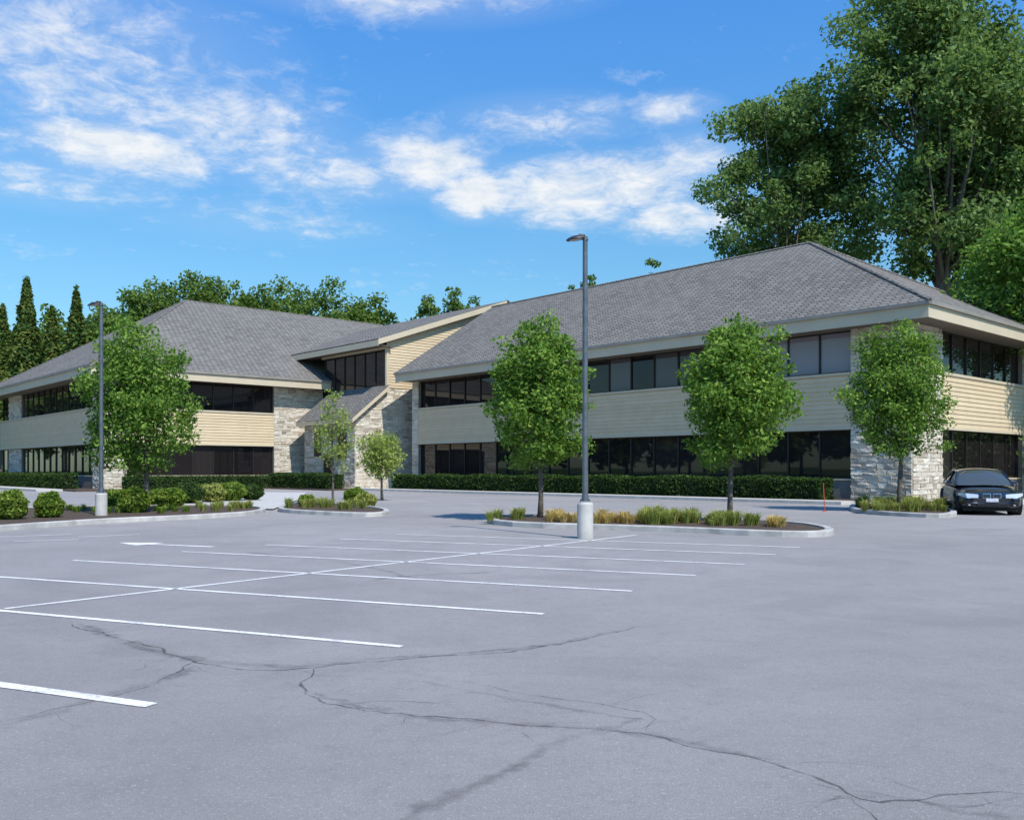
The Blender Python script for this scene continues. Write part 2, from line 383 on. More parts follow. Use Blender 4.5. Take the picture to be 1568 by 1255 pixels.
def eave(a0,a1,b0,b1,zs,zf,sides):
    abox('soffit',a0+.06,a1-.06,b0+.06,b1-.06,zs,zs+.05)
    t=.06
    if 'f' in sides: abox('fascia',a0,a1,b0,b0+t,zs-.06,zf-.16); abox('gutter',a0-.09,a1+.09,b0-.11,b0+.02,zf-.17,zf-.02)
    if 'r' in sides: abox('fascia',a0,a0+t-.003,b0+t,b1,zs-.06,zf-.16); abox('gutter',a0-.11,a0+.02,b0+.02,b1,zf-.168,zf-.02)
    if 'l' in sides: abox('fascia',a1-t+.003,a1,b0+t,b1,zs-.06,zf-.16); abox('gutter',a1-.02,a1+.11,b0+.02,b1,zf-.168,zf-.02)
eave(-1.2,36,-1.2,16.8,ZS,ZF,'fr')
ZR=13.9; o=.1
P=[(1.2+o,-1.2-o,ZF-.03),(-36,-1.2-o,ZF-.03),(-36,7.8,ZR),(-9.2,7.8,ZR),(1.2+o,16.8,ZF-.03),(-36,16.8,ZF-.03)]
add('roof',P,((0,1,2,3),(3,2,5,4),(0,3,4)))
def cap(p,q,r=.09):
    vs=[];fs=[]; tube(vs,fs,[p,q],[r,r],6); add('roof_caps',[tuple(v) for v in vs],fs)
cap(P[0],P[3]);cap(P[3],P[2]);cap(P[4],P[3])
def rake(a,pts,h,t=.08,k='fascia'):
    for (b0,z0),(b1,z1) in zip(pts,pts[1:]):
        add(k,[(-a,b0,z0-h),(-a,b1,z1-h),(-a,b1,z1-.02),(-a,b0,z0-.02),(-a-t,b0,z0-h),(-a-t,b1,z1-h),(-a-t,b1,z1-.02),(-a-t,b0,z0-.02)],((0,1,2,3),(7,6,5,4),(0,4,5,1),(1,5,6,2),(2,6,7,3),(3,7,4,0)))
rake(36,[(-1.2,ZF),(7.8,ZR),(16.8,ZF)],.35)
add('core',[(-35.5,-.0,7.6),(-35.5,15.6,7.6),(-35.5,7.8,13.5)],((0,1,2),))
abox('mortar',35.45,35.58,2,15.6,0,7.6)
ZSL=7.75; ZFL=8.4; ZRL=16.1
abox('core',47.4,74,-16.9,25,0,7.7)
L1=Fac(47,-17.3,0,1,-1,0); L2=Fac(47,-17.3,1,0,0,-1)
abox('mortar',47.01,49.2,-17.29,-15.8,0,ZSL); L1.ashlar(0,1.5,0,ZSL); L2.ashlar(0,2.2,0,ZSL)
L1.ribbon(1.5,12.5,ZSL); abox('mortar',47.01,48.5,-4.8,-.55,0,ZSL); L1.ashlar(12.5,16.75,0,ZSL)
L2.ribbon(2.2,27.5,ZSL)
L2.box('mortar',21,25,-.27,-.13,0,3.17); L2.ashlar(21,25,1.0,3.17,-.13); L2.box('mortar',21,25,-.27,-.13,5.73,ZSL); L2.ashlar(21,25,5.73,ZSL,-.13)
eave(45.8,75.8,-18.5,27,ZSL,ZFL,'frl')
P=[(-45.7,-18.6,ZFL-.03),(-75.9,-18.6,ZFL-.03),(-75.9,27,ZFL-.03),(-45.7,27,ZFL-.03),(-60.8,-6,ZRL),(-60.8,14.5,ZRL)]
add('roof',P,((0,1,4),(1,2,5,4),(2,3,5),(3,0,4,5)))
cap(P[0],P[4]);cap(P[1],P[4]);cap(P[4],P[5])
zr=lambda b:10.75+(b+1.6)*.345
K=Fac(38,-.6,0,1,-1,0); KF=Fac(38,-.6,1,0,0,-1)
abox('core',38.3,47.2,-.2,12,0,7.3); abox('core',38.3,47.2,-.2,0.5,7.3,10.2)
add('core',[(-38.02,-.58,7.0),(-38.02,10.7,7.0),(-38.02,10.7,zr(10.7)-.2),(-38.02,-.58,zr(-.6)-.2)],((0,1,2,3),))
K.siding(0,11.3,7.35,14.8,.0,.205,lambda z:(z-11.0)/.345)
K.box('trim',0,.16,-.01,.06,7.3,10.7)
K.ashlar(0,3,0,7.3); add('mortar',[(-38.0,-.6,0),(-38.0,2.6,0),(-38.0,2.6,7.3),(-38.0,-.6,7.3)],((0,1,2,3),))
KF.panes(.1,8.6,7.4,10.15,-.1,1.4); KF.box('trim',0,.1,-.2,.04,7.3,10.4)
KF.box('trim',0,9,-.2,.05,10.15,10.4)
a0,a1=37.5,60
add('roof',[(-a0,-1.6,10.75),(-a1,-1.6,10.75),(-a1,10.7,zr(10.7)),(-a0,10.7,zr(10.7)),(-a0,22,11.1),(-a1,22,11.1)],((0,1,2,3),(3,2,5,4)))
abox('fascia',37.55,50,-1.62,-1.55,10.25,10.68); abox('soffit',37.6,50,-1.54,-.3,10.3,10.34)
rake(37.5,[(-1.6,10.75),(10.7,zr(10.7))],.42)
zb=lambda b:7.45+(b+.6)*.80
E1=Fac(38,-3.2,0,1,-1,0); E2=Fac(38,-3.2,1,0,0,-1)
E1.ashlar(0,2.6,0,7.4,.0,lambda t:zb(-3.2+t)-.25)
add('mortar',[(-38.01,-3.19,0),(-38.01,-.6,0),(-38.01,-.6,zb(-.6)-.2),(-38.01,-3.19,zb(-3.2)-.2)],((0,1,2,3),))
E2.ashlar(0,7.1,0,5.1); abox('mortar',38.02,45.1,-3.19,-.7,0,5.1)
E2.box('window_frames',1.1,2.3,.04,.09,2.2,4.4); E2.box('window_frames',4.6,5.6,.04,.09,2.4,4.4)
E2.box('window_frames',2.9,4.2,.05,.10,0,2.5)
add('roof',[(-37.6,-.58,zb(-.58)+.06),(-45.6,-.58,zb(-.58)+.06),(-45.6,-3.7,zb(-3.7)+.06),(-37.6,-3.7,zb(-3.7)+.06)],((0,1,2,3),))
rake(37.6,[(-3.7,zb(-3.7)+.05),(-.6,zb(-.6)+.05)],.32); rake(45.52,[(-3.7,zb(-3.7)+.05),(-.6,zb(-.6)+.05)],.32)
abox('fascia',37.69,45.5,-3.7,-3.64,zb(-3.7)-.27,zb(-3.7)+.03)
KF.box('window_frames',7.2,8.9,-.1,-.02,0,7.3)
KF.panes(7.3,8.8,.1,7.0,.0,.8)
mm={'siding':M_sid,'stone':M_stone,'glass':M_glass,'glass_sky_tone':M_glass2,'glass_blinds_sky_tone':M_glass3,'window_frames':M_frame,'base_panels':M_base,'trim':M_trim,'core':M_dark,'mortar':M_mort,'soffit':M_soff,'fascia':M_trim,'gutter':M_gut,'roof':M_roof,'roof_caps':M_roof}
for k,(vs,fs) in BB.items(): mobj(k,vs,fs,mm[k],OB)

# ------------------------------------------------------------ trees
def crown(center,rx,ry,rz,nc,nl,cr,taper=.25,flat=.75,bias=.42,inner=.2):
    d=rng.normal(size=(nc,3)); d/=np.linalg.norm(d,axis=1)[:,None]
    r=rng.uniform(0,1,nc)**bias; q=d*r[:,None]
    k=(1-taper*q[:,2])[:,None]; q[:,:2]*=k
    ph=rng.uniform(0,6.28,4); sw=1+.10*np.sin(3*np.arctan2(d[:,1],d[:,0])+ph[0]+2*d[:,2])+.08*np.sin(7*d[:,2]+ph[1]+2*d[:,0])
    q*=sw[:,None]
    c=q*np.array([rx,ry,rz])*(1-cr/max(rx,rz)*.6)
    cs=cr*rng.uniform(.55,1.4,nc)
    w=cs**2/np.sum(cs**2)
    idx=rng.choice(nc,nl,p=w)
    g=rng.normal(size=(nl,3)); g/=np.linalg.norm(g,axis=1)[:,None]; g*=(rng.uniform(0,1,nl)**.5)[:,None]
    out=g.copy(); g[:,2]*=flat
    pts=c[idx]+g*cs[idx][:,None]
    m=int(nl*inner)
    if m:
        e=rng.normal(size=(m,3)); e/=np.linalg.norm(e,axis=1)[:,None]; e*=(rng.uniform(0,1,m)**.4)[:,None]*.86
        e[:,:2]*=(1-taper*e[:,2])[:,None]; pts[:m]=e*np.array([rx,ry,rz]); out[:m]=e
    pts+=np.array(center); return pts,out,c+np.array(center)
def trunk_branches(base,ztop,r0,targets,lean=0,rb=.4,z0f=.3):
    vs=[];fs=[]; bx,by=base; zt=ztop
    pts=[];rad=[]
    n=9; wob=[0,0]
    for i in range(n):
        t=i/(n-1); wob[0]+=random.uniform(-1,1)*r0*.35; wob[1]+=random.uniform(-1,1)*r0*.35
        pts.append((bx+(wob[0] if i else 0)+lean*t,by+(wob[1] if i else 0),zt*t)); rad.append(r0*(1.35 if i==0 else (1-t)**.8+.08))
    tube(vs,fs,pts,rad,9)
    for c in targets:
        f=random.uniform(z0f,.75); zs=min(zt*f,c[2]-.1*abs(c[2])); i=zs/zt*(n-1); i0=max(0,min(int(i),n-2)); p=Vector(pts[i0]).lerp(Vector(pts[i0+1]),i-i0)
        c=Vector(c); m=p.lerp(c,.5)+Vector((0,0,-.08*(c-p).length)); m2=p.lerp(c,.25)+Vector((0,0,-.02))
        r=rad[i0]*rb; tube(vs,fs,[p,m2,m,c],[r,r*.8,r*.55,r*.15],6)
    return vs,fs
def tree(name,base,center,rx,ry,rz,nc,nl,cr,ls,mat,r0,ntg=14,taper=.25,bias=.42,lean=0,rb=.45,z0f=.3,flat=.75,inner=.2):
    e=empty(name)
    pts,out,cc=crown(center,rx,ry,rz,nc,nl,cr,taper,flat,bias,inner)
    quads_np('foliage',leaves(pts,ls,out*.5),mat,e)
    idx=rng.choice(len(cc),min(ntg,len(cc)),replace=False)
    vs,fs=trunk_branches(base,center[2]+rz*.6,r0,[tuple(cc[i]) for i in idx],lean,rb=rb,z0f=z0f)
    mobj('trunk',vs,fs,M_bark,e,True); return e
def street_tree(name,px,py,x0,x1,yt,yb,nl=11000,mat=M_pear,ls=.062,nc=190,cr=.33,r0=.07,taper=.22,inner=.3):
    X,Y=G(px,py); s=Y/F; rx=(x1-x0)/2*s; zt=H+(HY-yt)*s; zb_=H+(HY-yb)*s
    cx=((x0+x1)/2-CX)*s
    return tree(name,(X,Y),(cx,Y,(zt+zb_)/2),rx*1.0,rx*.95,(zt-zb_)/2*1.03,nc,nl,cr,ls,mat,r0,22,taper,.38,inner=inner)
street_tree('pear_tree',225,788,126,307,484,737,22000,nc=210,cr=.38,r0=.085)
street_tree('pear_tree',827,797,741,909,468,733,19000)
street_tree('pear_tree',1118,803,1038,1220,478,721,19000)
street_tree('pear_tree',1378,783,1292,1462,482,713,21000,nc=200,cr=.37,r0=.085)
street_tree('sapling_tree',510,777,474,546,598,726,1900,M_sap,.055,40,.3,.045,inner=.05)
street_tree('ornamental_tree',585,766,543,622,650,740,3600,M_sap,.075,50,.4,.06,taper=-.1)

def T(px,Y): return (Y*(px-CX)/F,Y)
def ztop(y,Y): return H+(HY-y)*Y/F
tree('cottonwood_tree',T(1205,74),(T(1205,74)[0],74,ztop(282,74)),7.2,5.5,10.4,140,36000,1.6,.19,M_cot,.5,30,.15,.42,rb=.38,inner=.0)
tree('cottonwood_tree',T(1440,70),(T(1445,70)[0],70,ztop(190,70)),9.4,8,13.8,220,64000,1.8,.20,M_cot,.75,60,-.05,.42,rb=.38,inner=.03)
tree('cottonwood_tree',T(1590,72),(T(1590,72)[0],72,ztop(290,72)),7,7,13.5,140,36000,2.0,.21,M_cot,.6,24,-.1,.45,inner=.0)
tree('maple_tree',T(1690,47),(T(1635,47)[0],47,11.2),6.0,5.2,5.0,150,32000,1.2,.14,M_map,.35,18,.1,.42)
tree('maple_tree',(27.0,38.0),(27.0,38.0,6.6),2.4,2.4,2.6,30,2600,.8,.12,M_map,.16,12,.1,.5)
def blob(X,Y,z,rx,con,per,ls,cut=.0,nc=60):
    n=int(per*(rx/4)**1.3)
    if con:
        # conifer: cone of drooping tiers
        n=int(n*1.7); t=rng.uniform(0,1,n)**.75; rad=rx*(t*.95+.05)*(.75+.25*np.abs(np.sin(t*26)))*rng.uniform(.45,1.05,n)**.5; an=rng.uniform(0,math.tau,n)
        rad*=1+.16*np.sin(an*5+t*9)
        pts=np.stack([X+rad*np.cos(an),Y+rad*np.sin(an),z*(1-t*.85)-rad*.25+rng.normal(0,.25,n)],1); out=np.stack([np.cos(an),np.sin(an),np.full(n,.6)],1)
    else: pts,out,_=crown((X,Y,z*.64),rx,rx,z*.37,nc,n,rx*.34,.1,.7,.4,.3)
    k=pts[:,2]>z*cut
    return leaves(pts[k],ls,out[k]*.5)
def mass(name,lst,mat,per,ls,cut=0.):
    A=[];tr=([],[])
    for (px,yt,hw,Y,con) in lst:
        X=Y*(px-CX)/F; z=ztop(yt,Y); rx=hw*Y/F*1.2
        A.append(blob(X,Y,z,rx,con,per,ls,cut)); tube(tr[0],tr[1],[(X,Y,0),(X,Y,z*.8)],[.35,.1],6)
    e=empty(name); quads_np('foliage',np.concatenate(A),mat,e); mobj('trunks',tr[0],tr[1],M_bark,e); return e
lst=[(-60,470,70,100,0),(0,480,42,98,0),(80,470,42,110,0),(160,456,44,108,0),(215,424,46,115,0),(262,414,42,118,0),(300,402,54,120,0),(352,416,46,120,0),(392,434,38,116,0),(430,405,40,125,0),(475,428,46,115,0),(525,430,46,115,0),(560,440,36,112,0),(588,460,24,112,0),
 (655,440,26,130,0),(695,442,32,130,0),(735,452,34,130,0),(775,446,32,135,0),(640,472,22,120,0),(905,416,18,125,0),(870,430,18,125,0),(998,400,16,130,0),(950,430,30,125,0),(1020,428,34,125,0)]
mass('distant_trees',lst,M_dist,9000,.25,.5)
mass('conifer_trees',[(41,428,44,92,1),(117,444,38,91,1),(4,468,36,94,1),(80,472,32,92,1)],M_con,7000,.24,.3)
mass('distant_trees',[(x,488+random.uniform(-12,12),46,105,0) for x in range(-60,620,48)],M_dist,3000,.32,.3)
A=[];tr=([],[])
for (x0,y0,x1,y1,n,hh) in ((-88,-50,-84,66,14,17.0),(-98,74,-106,160,10,20.0),(72,-40,76,34,9,13.0)):
    for i in range(n):
        t=i/(n-1); X=x0+(x1-x0)*t+random.uniform(-3,3); Y=y0+(y1-y0)*t; z=hh*random.uniform(.7,1.15)
        A.append(blob(X,Y,z,5.6,0,900,.75)); A.append(blob(X+2,Y+3,z*.55,5.0,0,500,.75)); tube(tr[0],tr[1],[(X,Y,0),(X,Y,z*.8)],[.3,.1],6)
e=empty('distant_trees'); quads_np('foliage',np.concatenate(A),M_dist,e); mobj('trunks',tr[0],tr[1],M_bark,e)
A=[]
for (px,Y,z,r) in ((1590,50,7.5,2.6),(1640,46,5,2.5),(1600,60,8,4),(1680,52,8,4),(1575,66,7,3.5)):
    X=T(px,Y)[0]; A.append(leaves(*((lambda q:(q[0],.15,q[1]*.5))(crown((X,Y,z*.5),r,r,z*.5,40,5000,r*.4)))))
e=empty('understory_bushes'); quads_np('foliage',np.concatenate(A),M_cot,e)

# ------------------------------------------------------------ hedges, shrubs, grasses
def hedge(name,a0,a1,b0,b1,h,dens=330,mat=M_hedge,ls=.07):
    e=empty(name); pts=[]; la=a1-a0; lb=b1-b0; U_=random.uniform
    for _ in range(int(la*h*dens)): a=U_(a0,a1); pts.append((a,b0+U_(-.05,.1)+.06*math.sin(a*2.1),U_(.05,h)))
    for _ in range(int(la*lb*dens)): a=U_(a0,a1); pts.append((a,U_(b0,b1),h+U_(-.1,.06)+.05*math.sin(a*1.3)))
    for _ in range(int(lb*h*dens)): pts.append((a0+U_(-.06,.1),U_(b0,b1),U_(.05,h))); pts.append((a1-U_(-.06,.1),U_(b0,b1),U_(.05,h)))
    w=np.array([(*Pw(a,b),z+.08) for a,b,z in pts])
    quads_np('foliage',leaves(w,ls),mat,e)
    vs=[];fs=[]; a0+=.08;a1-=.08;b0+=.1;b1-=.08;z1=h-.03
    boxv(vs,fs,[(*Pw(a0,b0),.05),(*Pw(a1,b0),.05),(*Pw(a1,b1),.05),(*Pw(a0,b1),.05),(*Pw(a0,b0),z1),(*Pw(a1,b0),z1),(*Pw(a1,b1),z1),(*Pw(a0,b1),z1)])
    mobj('inner_shade_core',vs,fs,M_core,e); return e  # near-black solid box, shade inside the hedge put into its colour
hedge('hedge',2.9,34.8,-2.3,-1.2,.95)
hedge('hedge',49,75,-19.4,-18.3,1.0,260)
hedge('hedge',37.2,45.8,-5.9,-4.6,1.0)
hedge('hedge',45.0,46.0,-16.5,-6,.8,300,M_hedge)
def ball(name,x,y,r,mat=M_shrub,n=2600,ls=.045,zs=1.0,z0=.1):
    e=empty(name); d=rng.normal(size=(n,3)); d/=np.linalg.norm(d,axis=1)[:,None]
    rr=r*(1+.07*np.sin(d[:,0]*7+x)+.06*np.sin(d[:,2]*9+y))*rng.uniform(.86,1.05,n)
    p=d*rr[:,None]; p[:,2]*=zs; p+=np.array([x,y,z0+r*zs*.85]); p=p[p[:,2]>.05]
    quads_np('foliage',leaves(p,ls),mat,e)
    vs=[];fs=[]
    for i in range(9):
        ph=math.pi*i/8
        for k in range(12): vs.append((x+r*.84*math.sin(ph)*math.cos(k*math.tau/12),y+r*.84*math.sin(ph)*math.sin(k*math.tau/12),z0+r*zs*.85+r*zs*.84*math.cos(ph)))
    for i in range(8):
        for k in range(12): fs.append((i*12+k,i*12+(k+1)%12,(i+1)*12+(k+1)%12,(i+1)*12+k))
    mobj('inner_shade_core',vs,fs,M_core,e); return e  # near-black ball, the shrub's inner shade painted as a solid core
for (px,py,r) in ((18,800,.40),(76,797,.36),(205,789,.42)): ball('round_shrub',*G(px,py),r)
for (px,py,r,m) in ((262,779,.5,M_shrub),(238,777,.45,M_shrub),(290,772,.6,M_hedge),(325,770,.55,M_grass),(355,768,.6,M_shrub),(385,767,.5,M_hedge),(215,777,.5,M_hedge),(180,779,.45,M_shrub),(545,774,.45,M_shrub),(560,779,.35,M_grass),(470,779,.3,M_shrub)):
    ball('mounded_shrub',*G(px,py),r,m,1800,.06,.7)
def tufts(name,lst,mat,nb=70,h=.32,spread=.2):
    vs=[]
    for (px,py,s) in lst:
        X,Y=G(px,py)
        for _ in range(int(nb*s)):
            an=random.uniform(0,math.tau); r=random.uniform(0,.1)*s; x=X+r*math.cos(an); y=Y+r*math.sin(an)
            hh=h*s*random.uniform(.6,1.15); l=spread*s*random.uniform(.3,1.3); dx,dy=math.cos(an)*l,math.sin(an)*l; w=.010; nx,ny=-math.sin(an)*w,math.cos(an)*w
            m=(x+dx*.4,y+dy*.4,.09+hh*.75); t=(x+dx,y+dy,.09+hh*random.uniform(.7,1.0))
            vs+=[(x-nx,y-ny,.08),(x+nx,y+ny,.08),(m[0]+nx*.8,m[1]+ny*.8,m[2]),(m[0]-nx*.8,m[1]-ny*.8,m[2])]
            vs+=[(m[0]-nx*.8,m[1]-ny*.8,m[2]),(m[0]+nx*.8,m[1]+ny*.8,m[2]),(t[0]+nx*.1,t[1]+ny*.1,t[2]),(t[0]-nx*.1,t[1]-ny*.1,t[2])]
    return quads_np(name,np.array(vs),mat)
ru=random.uniform
tufts('ornamental_grass',[(ru(745,800),ru(797,803),ru(.5,1.1)) for _ in range(9)]+[(ru(970,1070),ru(801,809),ru(.7,1.35)) for _ in range(26)]+[(ru(1075,1160),ru(805,811),ru(.6,1.2)) for _ in range(16)],M_grass,90)
tufts('golden_grass',[(ru(835,890),ru(799,806),ru(.6,1.2)) for _ in range(14)]+[(ru(905,975),ru(800,808),ru(.6,1.2)) for _ in range(18)]+[(ru(1165,1200),ru(808,814),.9) for _ in range(7)],M_gold,80,.28)
tufts('ornamental_grass',[(ru(435,500),ru(777,784),1.1) for _ in range(10)]+[(ru(300,390),ru(781,788),.9) for _ in range(14)]+[(ru(500,560),ru(780,786),1.) for _ in range(8)],M_grass,80)
tufts('ornamental_grass',[(ru(1310,1450),ru(778,788),ru(.7,1.4)) for _ in range(40)],M_grass,90,.36)
tufts('ornamental_grass',[(ru(100,300),ru(785,792),.8) for _ in range(20)],M_shrub,70,.28)

# ------------------------------------------------------------ street lamps
def lamp(px,py,ytop):
    X,Y=G(px,py); z=H+(HY-ytop)*Y/F; e=empty('street_lamp',(X,Y,0))
    vs=[];fs=[]; tube(vs,fs,[(0,0,-.02),(0,0,.70),(0,0,.735)],[.165,.165,.14],20); mobj('concrete_base',vs,fs,M_conc,e)
    vs=[];fs=[]; boxv(vs,fs,[(-.11,-.11,.735),(.11,-.11,.735),(.11,.11,.735),(-.11,.11,.735),(-.10,-.10,.76),(.10,-.10,.76),(.10,.10,.76),(-.10,.10,.76)])
    tube(vs,fs,[(0,0,.76),(0,0,z-.03)],[.062,.05],14); tube(vs,fs,[(0,0,.76),(0,0,.9)],[.08,.064],14)
    for s in (-.085,.085):
        for t in (-.085,.085): tube(vs,fs,[(s,t,.735),(s,t,.80)],[.012,.012],6)
    mobj('pole',vs,fs,M_metal,e)
    vs=[];fs=[]; tube(vs,fs,[(0.03,0,z-.12),(-.03,0,z-.03),(-.14,0,z-.01)],[.055,.05,.04],8)
    L=.36; n=9; rings=[]
    for i in range(n):
        t=i/(n-1); x=-.02-t*L; w=.13*math.sin(math.pi*(.15+.8*t))**.6; hh=.085*math.sin(math.pi*(.12+.80*t))**.7
        b=len(vs)
        for k in range(9):
            an=math.pi*k/8; vs.append((x,w*math.cos(an),z-.07-.05*t+hh*math.sin(an)))
        rings.append(b)
        if i:
            for k in range(8): fs.append((rings[i-1]+k,rings[i-1]+k+1,b+k+1,b+k))
            fs.append((rings[i-1],b,b+8,rings[i-1]+8))
    mobj('head',vs,fs,M_head,e)
    mobj('lens',[(-.08,-.08,z-.083),(-.32,-.08,z-.118),(-.32,.08,z-.118),(-.08,.08,z-.083)],[(0,1,2,3)],M_lens,e)
lamp(896,824,360); lamp(155,794,462)
x,y=G(1263,783); vs=[];fs=[]; tube(vs,fs,[(x,y,0),(x-.05,y,.95)],[.014,.012],6); tube(vs,fs,[(x,y,0),(x,y,.03)],[.07,.06],8); mobj('marker_stake',vs,fs,M_red)

# ------------------------------------------------------------ car
def car():
    X,Y=G(1519,789); f=Vector((-.30,-.954)).normalized()
    e=empty('parked_car',(X,Y,0),math.atan2(f.y,f.x)-math.pi)
    pm,nt,o=newmat('car_paint'); princ(nt,o,(.010,.013,.024),.25,.3,None,.01,.6,extra={'Coat Weight':1.0,'Coat Roughness':.03})
    gl,nt,o=newmat('car_glass'); princ(nt,o,(.06,.07,.07),.02,0,None,.01,.9)
    ch=simple('chrome',(.7,.7,.7),None,5,.15,1,bd=0); ty=simple('tyre',(.02,.02,.02),None,8,.9); al=simple('alloy',(.45,.45,.46),None,8,.3,.9,bd=0)
    bl=simple('black_plastic',(.01,.01,.01),None,8,.6); hl,nt,o=newmat('headlight'); princ(nt,o,(.65,.68,.7),.08,.2,None,.01,.9,extra={'Coat Weight':1.0})
    pl=simple('plate',(.7,.7,.72),(.45,.5,.6),20,.5)
    st=[(0,.54,.60,.34),(.05,.61,.74,.24),(.16,.675,.83,.20),(.45,.735,.89,.19),(.9,.795,.905,.2),(1.35,.85,.91,.2),(1.8,.89,.915,.2),(2.6,.91,.915,.2),(3.4,.93,.91,.2),(3.9,.96,.885,.2),(4.3,.97,.84,.22),(4.48,.91,.76,.28),(4.52,.75,.68,.36)]
    vs=[];fs=[];m=0
    for (x,zt,w,zb) in st:
        h=zt-zb
        half=[(0,zb),(.80*w,zb),(.97*w,zb+.14*h),(1.0*w,zb+.42*h),(.985*w,zb+.66*h),(.93*w,zb+.86*h),(.80*w,zb+.965*h),(.45*w,zt+.008),(0,zt+.015)]
        ring=half+[(-a,b) for a,b in half[-2:0:-1]]; m=len(ring); vs+=[(x,a,b) for a,b in ring]
    for i in range(len(st)-1):
        for k in range(m): fs.append((i*m+k,i*m+(k+1)%m,(i+1)*m+(k+1)%m,(i+1)*m+k))
    fs.append(tuple(range(m))); fs.append(tuple((len(st)-1)*m+k for k in range(m))[::-1])
    ob=mobj('body',vs,fs,pm,e,True); s=ob.modifiers.new('s','SUBSURF'); s.levels=2; s.render_levels=2
    gs=[(1.22,.865,.79,.87),(1.5,1.04,.76,.88),(2.05,1.33,.65,.89),(2.5,1.39,.615,.90),(3.1,1.375,.60,.91),(3.6,1.21,.65,.92),(4.0,1.00,.73,.93)]
    vs=[];fs=[]
    for (x,zt,w,zb) in gs:
        h=max(zt-zb,.01); wb=.82
        half=[(wb,zb-.03),(wb-.01,zb),(wb+(w-wb)*.5,zb+.5*h),(w+.01,zb+.86*h),(w-.08,zb+.975*h),(w*.5,zt+.012),(0,zt+.025)]
        ring=half+[(-a,b) for a,b in half[-2::-1]]; m=len(ring); vs+=[(x,a,b) for a,b in ring]
    for i in range(len(gs)-1):
        for k in range(m-1): fs.append((i*m+k,i*m+k+1,(i+1)*m+k+1,(i+1)*m+k))
    ob=mobj('glasshouse',vs,fs,gl,e,True); ob.data.materials.append(pm)
    for p in ob.data.polygons:
        i=p.index//(m-1); k=p.index%(m-1)
        if 1<i<4 and 3<=k<=m-5: p.material_index=1
    vs=[];fs=[]
    for s in (-1,1):
        tube(vs,fs,[(1.18,s*.81,.865),(1.5,s*.775,1.01),(2.05,s*.67,1.29),(2.5,s*.64,1.35),(3.1,s*.62,1.345),(3.6,s*.675,1.18),(4.05,s*.76,.96)],[.032]*7,6)
        tube(vs,fs,[(2.72,s*.82,.90),(2.72,s*.65,1.33)],[.03,.03],6)
        boxv(vs,fs,[(1.62,s*.87,.90),(1.8,s*.87,.90),(1.8,s*1.02,.91),(1.66,s*1.02,.92),(1.62,s*.87,1.0),(1.8,s*.87,1.0),(1.8,s*1.0,1.02),(1.68,s*1.0,1.02)])
    mobj('pillars_mirrors',vs,fs,pm,e)
    for wx in (.78,3.55):
        for s in (-1,1):
            vs=[];fs=[]; tube(vs,fs,[(wx,s*.68,.33),(wx,s*.90,.33),(wx,s*.915,.33)],[.33,.33,.30],24); mobj('tyre',vs,fs,ty,e)
            vs=[];fs=[]; tube(vs,fs,[(wx,s*.90,.33),(wx,s*.922,.33)],[.225,.215],20); mobj('rim',vs,fs,bl,e)
            vs=[];fs=[]
            for q in range(5):
                an=q*math.tau/5; tube(vs,fs,[(wx,s*.93,.33),(wx+.21*math.cos(an),s*.925,.33+.21*math.sin(an))],[.035,.025],5)
            mobj('spokes',vs,fs,al,e)
            vs=[];fs=[]; tube(vs,fs,[(wx,s*.60,.36),(wx,s*.907,.36)],[.385,.385],24); mobj('wheel_arch',vs,fs,bl,e)
    def fbox(name,y0,y1,z0,z1,x0,x1,mat,sh=0):
        vs=[];fs=[]; boxv(vs,fs,[(x0,y0,z0),(x0,y1,z0),(x0+sh,y1,z1),(x0+sh,y0,z1),(x1,y0,z0),(x1,y1,z0),(x1+sh,y1,z1),(x1+sh,y0,z1)])
        ob=mobj(name,vs,fs,mat,e); bv=ob.modifiers.new('b','BEVEL'); bv.width=.012; bv.segments=2; return ob
    for s in (-1,1):
        a,b=sorted((s*.04,s*.24)); fbox('grille_surround',a-.015,b+.015,.505,.655,-.01,.2,ch,.03); fbox('grille',a,b,.518,.642,-.018,.1,bl,.03)
        P=[(.02,s*.36,.52),(.03,s*.36,.625),(.10,s*.70,.655),(.30,s*.87,.665),(.28,s*.87,.59),(.05,s*.66,.51)]
        off=[(x-.035,y+s*.012,z) for x,y,z in P]; Q=[(x+.15,y-s*.03,z) for x,y,z in P]
        n=6; fs=[tuple(range(n)),tuple(range(2*n-1,n-1,-1))]+[(i,(i+1)%n,n+(i+1)%n,n+i) for i in range(n)]
        mobj('headlight',off+Q,fs,hl,e)
        a,b=sorted((s*.50,s*.72)); fbox('side_intake',a,b,.27,.37,.01,.2,bl,-.01)
        vs=[];fs=[]; tube(vs,fs,[(.005,s*.61,.33),(.03,s*.61,.33)],[.04,.04],10); mobj('fog_lamp',vs,fs,hl,e)
    fbox('lower_intake',-.42,.42,.26,.36,-.03,.2,bl,-.0)
    fbox('plate',-.17,.17,.40,.50,-.055,0,pl)
    vs=[];fs=[]; tube(vs,fs,[(1.26,-.5,.89),(1.46,0,.99)],[.012,.008],5); tube(vs,fs,[(1.26,.1,.89),(1.46,.5,.99)],[.012,.008],5); mobj('wipers',vs,fs,bl,e)
    vs=[];fs=[]; boxv(vs,fs,[(.3,-.75,.12),(4.2,-.75,.12),(4.2,.75,.12),(.3,.75,.12),(.3,-.75,.3),(4.2,-.75,.3),(4.2,.75,.3),(.3,.75,.3)]); mobj('underbody',vs,fs,bl,e)
    e.scale=(1.02,1.02,1.03)
car()

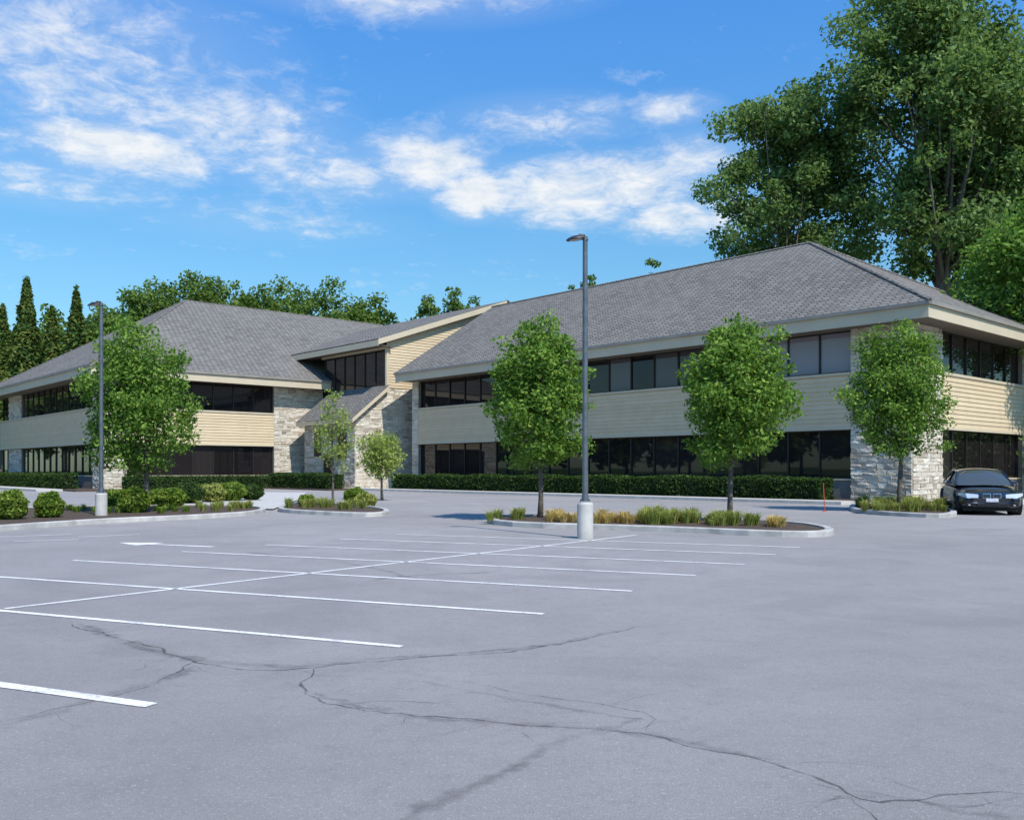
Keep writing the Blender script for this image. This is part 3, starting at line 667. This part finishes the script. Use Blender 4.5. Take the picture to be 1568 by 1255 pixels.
# ------------------------------------------------------------ light
sun=bpy.data.lights.new('sun','SUN'); sun.energy=5.0; sun.angle=math.radians(.53); sun.color=(1,.95,.87)
so=bpy.data.objects.new('sun',sun); COL.objects.link(so)
ce=math.cos(math.radians(SUN_EL)); d=Vector((sd[0]*ce,sd[1]*ce,math.sin(math.radians(SUN_EL))))
so.rotation_euler=d.to_track_quat('Z','Y').to_euler(); so.location=(30,-30,60)

W=bpy.data.worlds.new('World'); S.world=W; W.use_nodes=True; nt=W.node_tree; nt.nodes.clear()
W.cycles.sampling_method='MANUAL'; W.cycles.sample_map_resolution=256
out=nt.nodes.new('ShaderNodeOutputWorld'); bg=nt.nodes.new('ShaderNodeBackground'); bg.inputs[1].default_value=.15; nt.links.new(bg.outputs[0],out.inputs[0])
sky=nt.nodes.new('ShaderNodeTexSky'); sky.sky_type='NISHITA'; sky.sun_disc=False; sky.sun_elevation=math.radians(SUN_EL); sky.sun_rotation=math.atan2(sd[0],sd[1]); sky.air_density=1.0; sky.dust_density=.4; sky.ozone_density=2.5
tc=nt.nodes.new('ShaderNodeTexCoord').outputs['Generated']
sp=nd(nt,'ShaderNodeSeparateXYZ',{0:tc}); zc=mth(nt,'ADD',mth(nt,'MAXIMUM',sp.outputs[2],.0),.12)
cv=nd(nt,'ShaderNodeCombineXYZ',{0:mth(nt,'DIVIDE',sp.outputs[0],zc),1:mth(nt,'DIVIDE',sp.outputs[1],zc),2:0.0}).outputs[0]
n1=noise(nt,cv,3.2,7,.66,.5); n2=noise(nt,cv,11,4,.7,.4)
nn_=mth(nt,'ADD',mth(nt,'MULTIPLY',n1,.6),mth(nt,'MULTIPLY',n2,.4))
M=None
for (px,py,rx,ry,w) in ((90,70,340,150,.66),(180,232,160,55,1.05),(340,190,210,80,.66),(500,264,170,48,.88),(645,250,130,55,.95),(725,300,70,40,1.35),(920,290,250,58,1.0),(1050,330,120,40,1.05),(1070,250,120,55,.75),(600,-15,320,45,.72),(840,185,180,40,.55),(60,275,180,45,.6),(1030,170,80,28,.72),(400,335,220,40,.35)):
    dv=Vector(((px-CX)/F,1,(HY-py)/F)); k=dv.length; dv.normalize()
    mu=nd(nt,'ShaderNodeVectorMath',{0:tc,1:(F*k/rx,F*k/rx*.5,F*k/ry),2:(-dv[0]*F*k/rx,-dv[1]*F*k/rx*.5,-dv[2]*F*k/ry)},operation='MULTIPLY_ADD').outputs[0]
    ln=nd(nt,'ShaderNodeVectorMath',{0:mu},operation='LENGTH').outputs['Value']
    b=mth(nt,'MULTIPLY_ADD',ln,-.85*w*1.4,w*1.4); b=mth(nt,'MINIMUM',b,w)
    M=b if M is None else mth(nt,'MAXIMUM',M,b)
M=mth(nt,'MAXIMUM',M,0.0)
val=mth(nt,'ADD',nn_,mth(nt,'MULTIPLY',M,.34))
den=ramp(nt,val,[(.56,0),(.68,.26),(.78,.68),(.90,1)])
den=mth(nt,'MAXIMUM',den,mth(nt,'MULTIPLY',M,.25))
gz=ramp(nt,sp.outputs[2],[(.04,(.66,.84,.78)),(.25,(.60,1.02,1.15)),(.5,(.50,1.16,1.72))])
tint=mix(nt,1.0,sky.outputs[0],gz,'MULTIPLY')
cc=mix(nt,ramp(nt,n2,[(.35,0),(.65,1)]),(5.2,5.6,6.0),(6.4,6.45,6.5))
fin=mix(nt,mth(nt,'MULTIPLY',den,.93),tint,cc)
nt.links.new(fin,bg.inputs[0])

# ------------------------------------------------------------ camera
cam=bpy.data.cameras.new('camera'); co=bpy.data.objects.new('camera',cam); COL.objects.link(co); S.camera=co
co.location=(0,0,H); co.rotation_euler=(math.radians(90),0,0); cam.sensor_width=36; cam.sensor_fit='HORIZONTAL'; cam.lens=36*F/1568; cam.shift_y=(HY-627.5)/1568
cam.clip_end=4000; cam.clip_start=.05
S.view_settings.view_transform='Standard'; S.view_settings.look='None'; S.view_settings.exposure=0
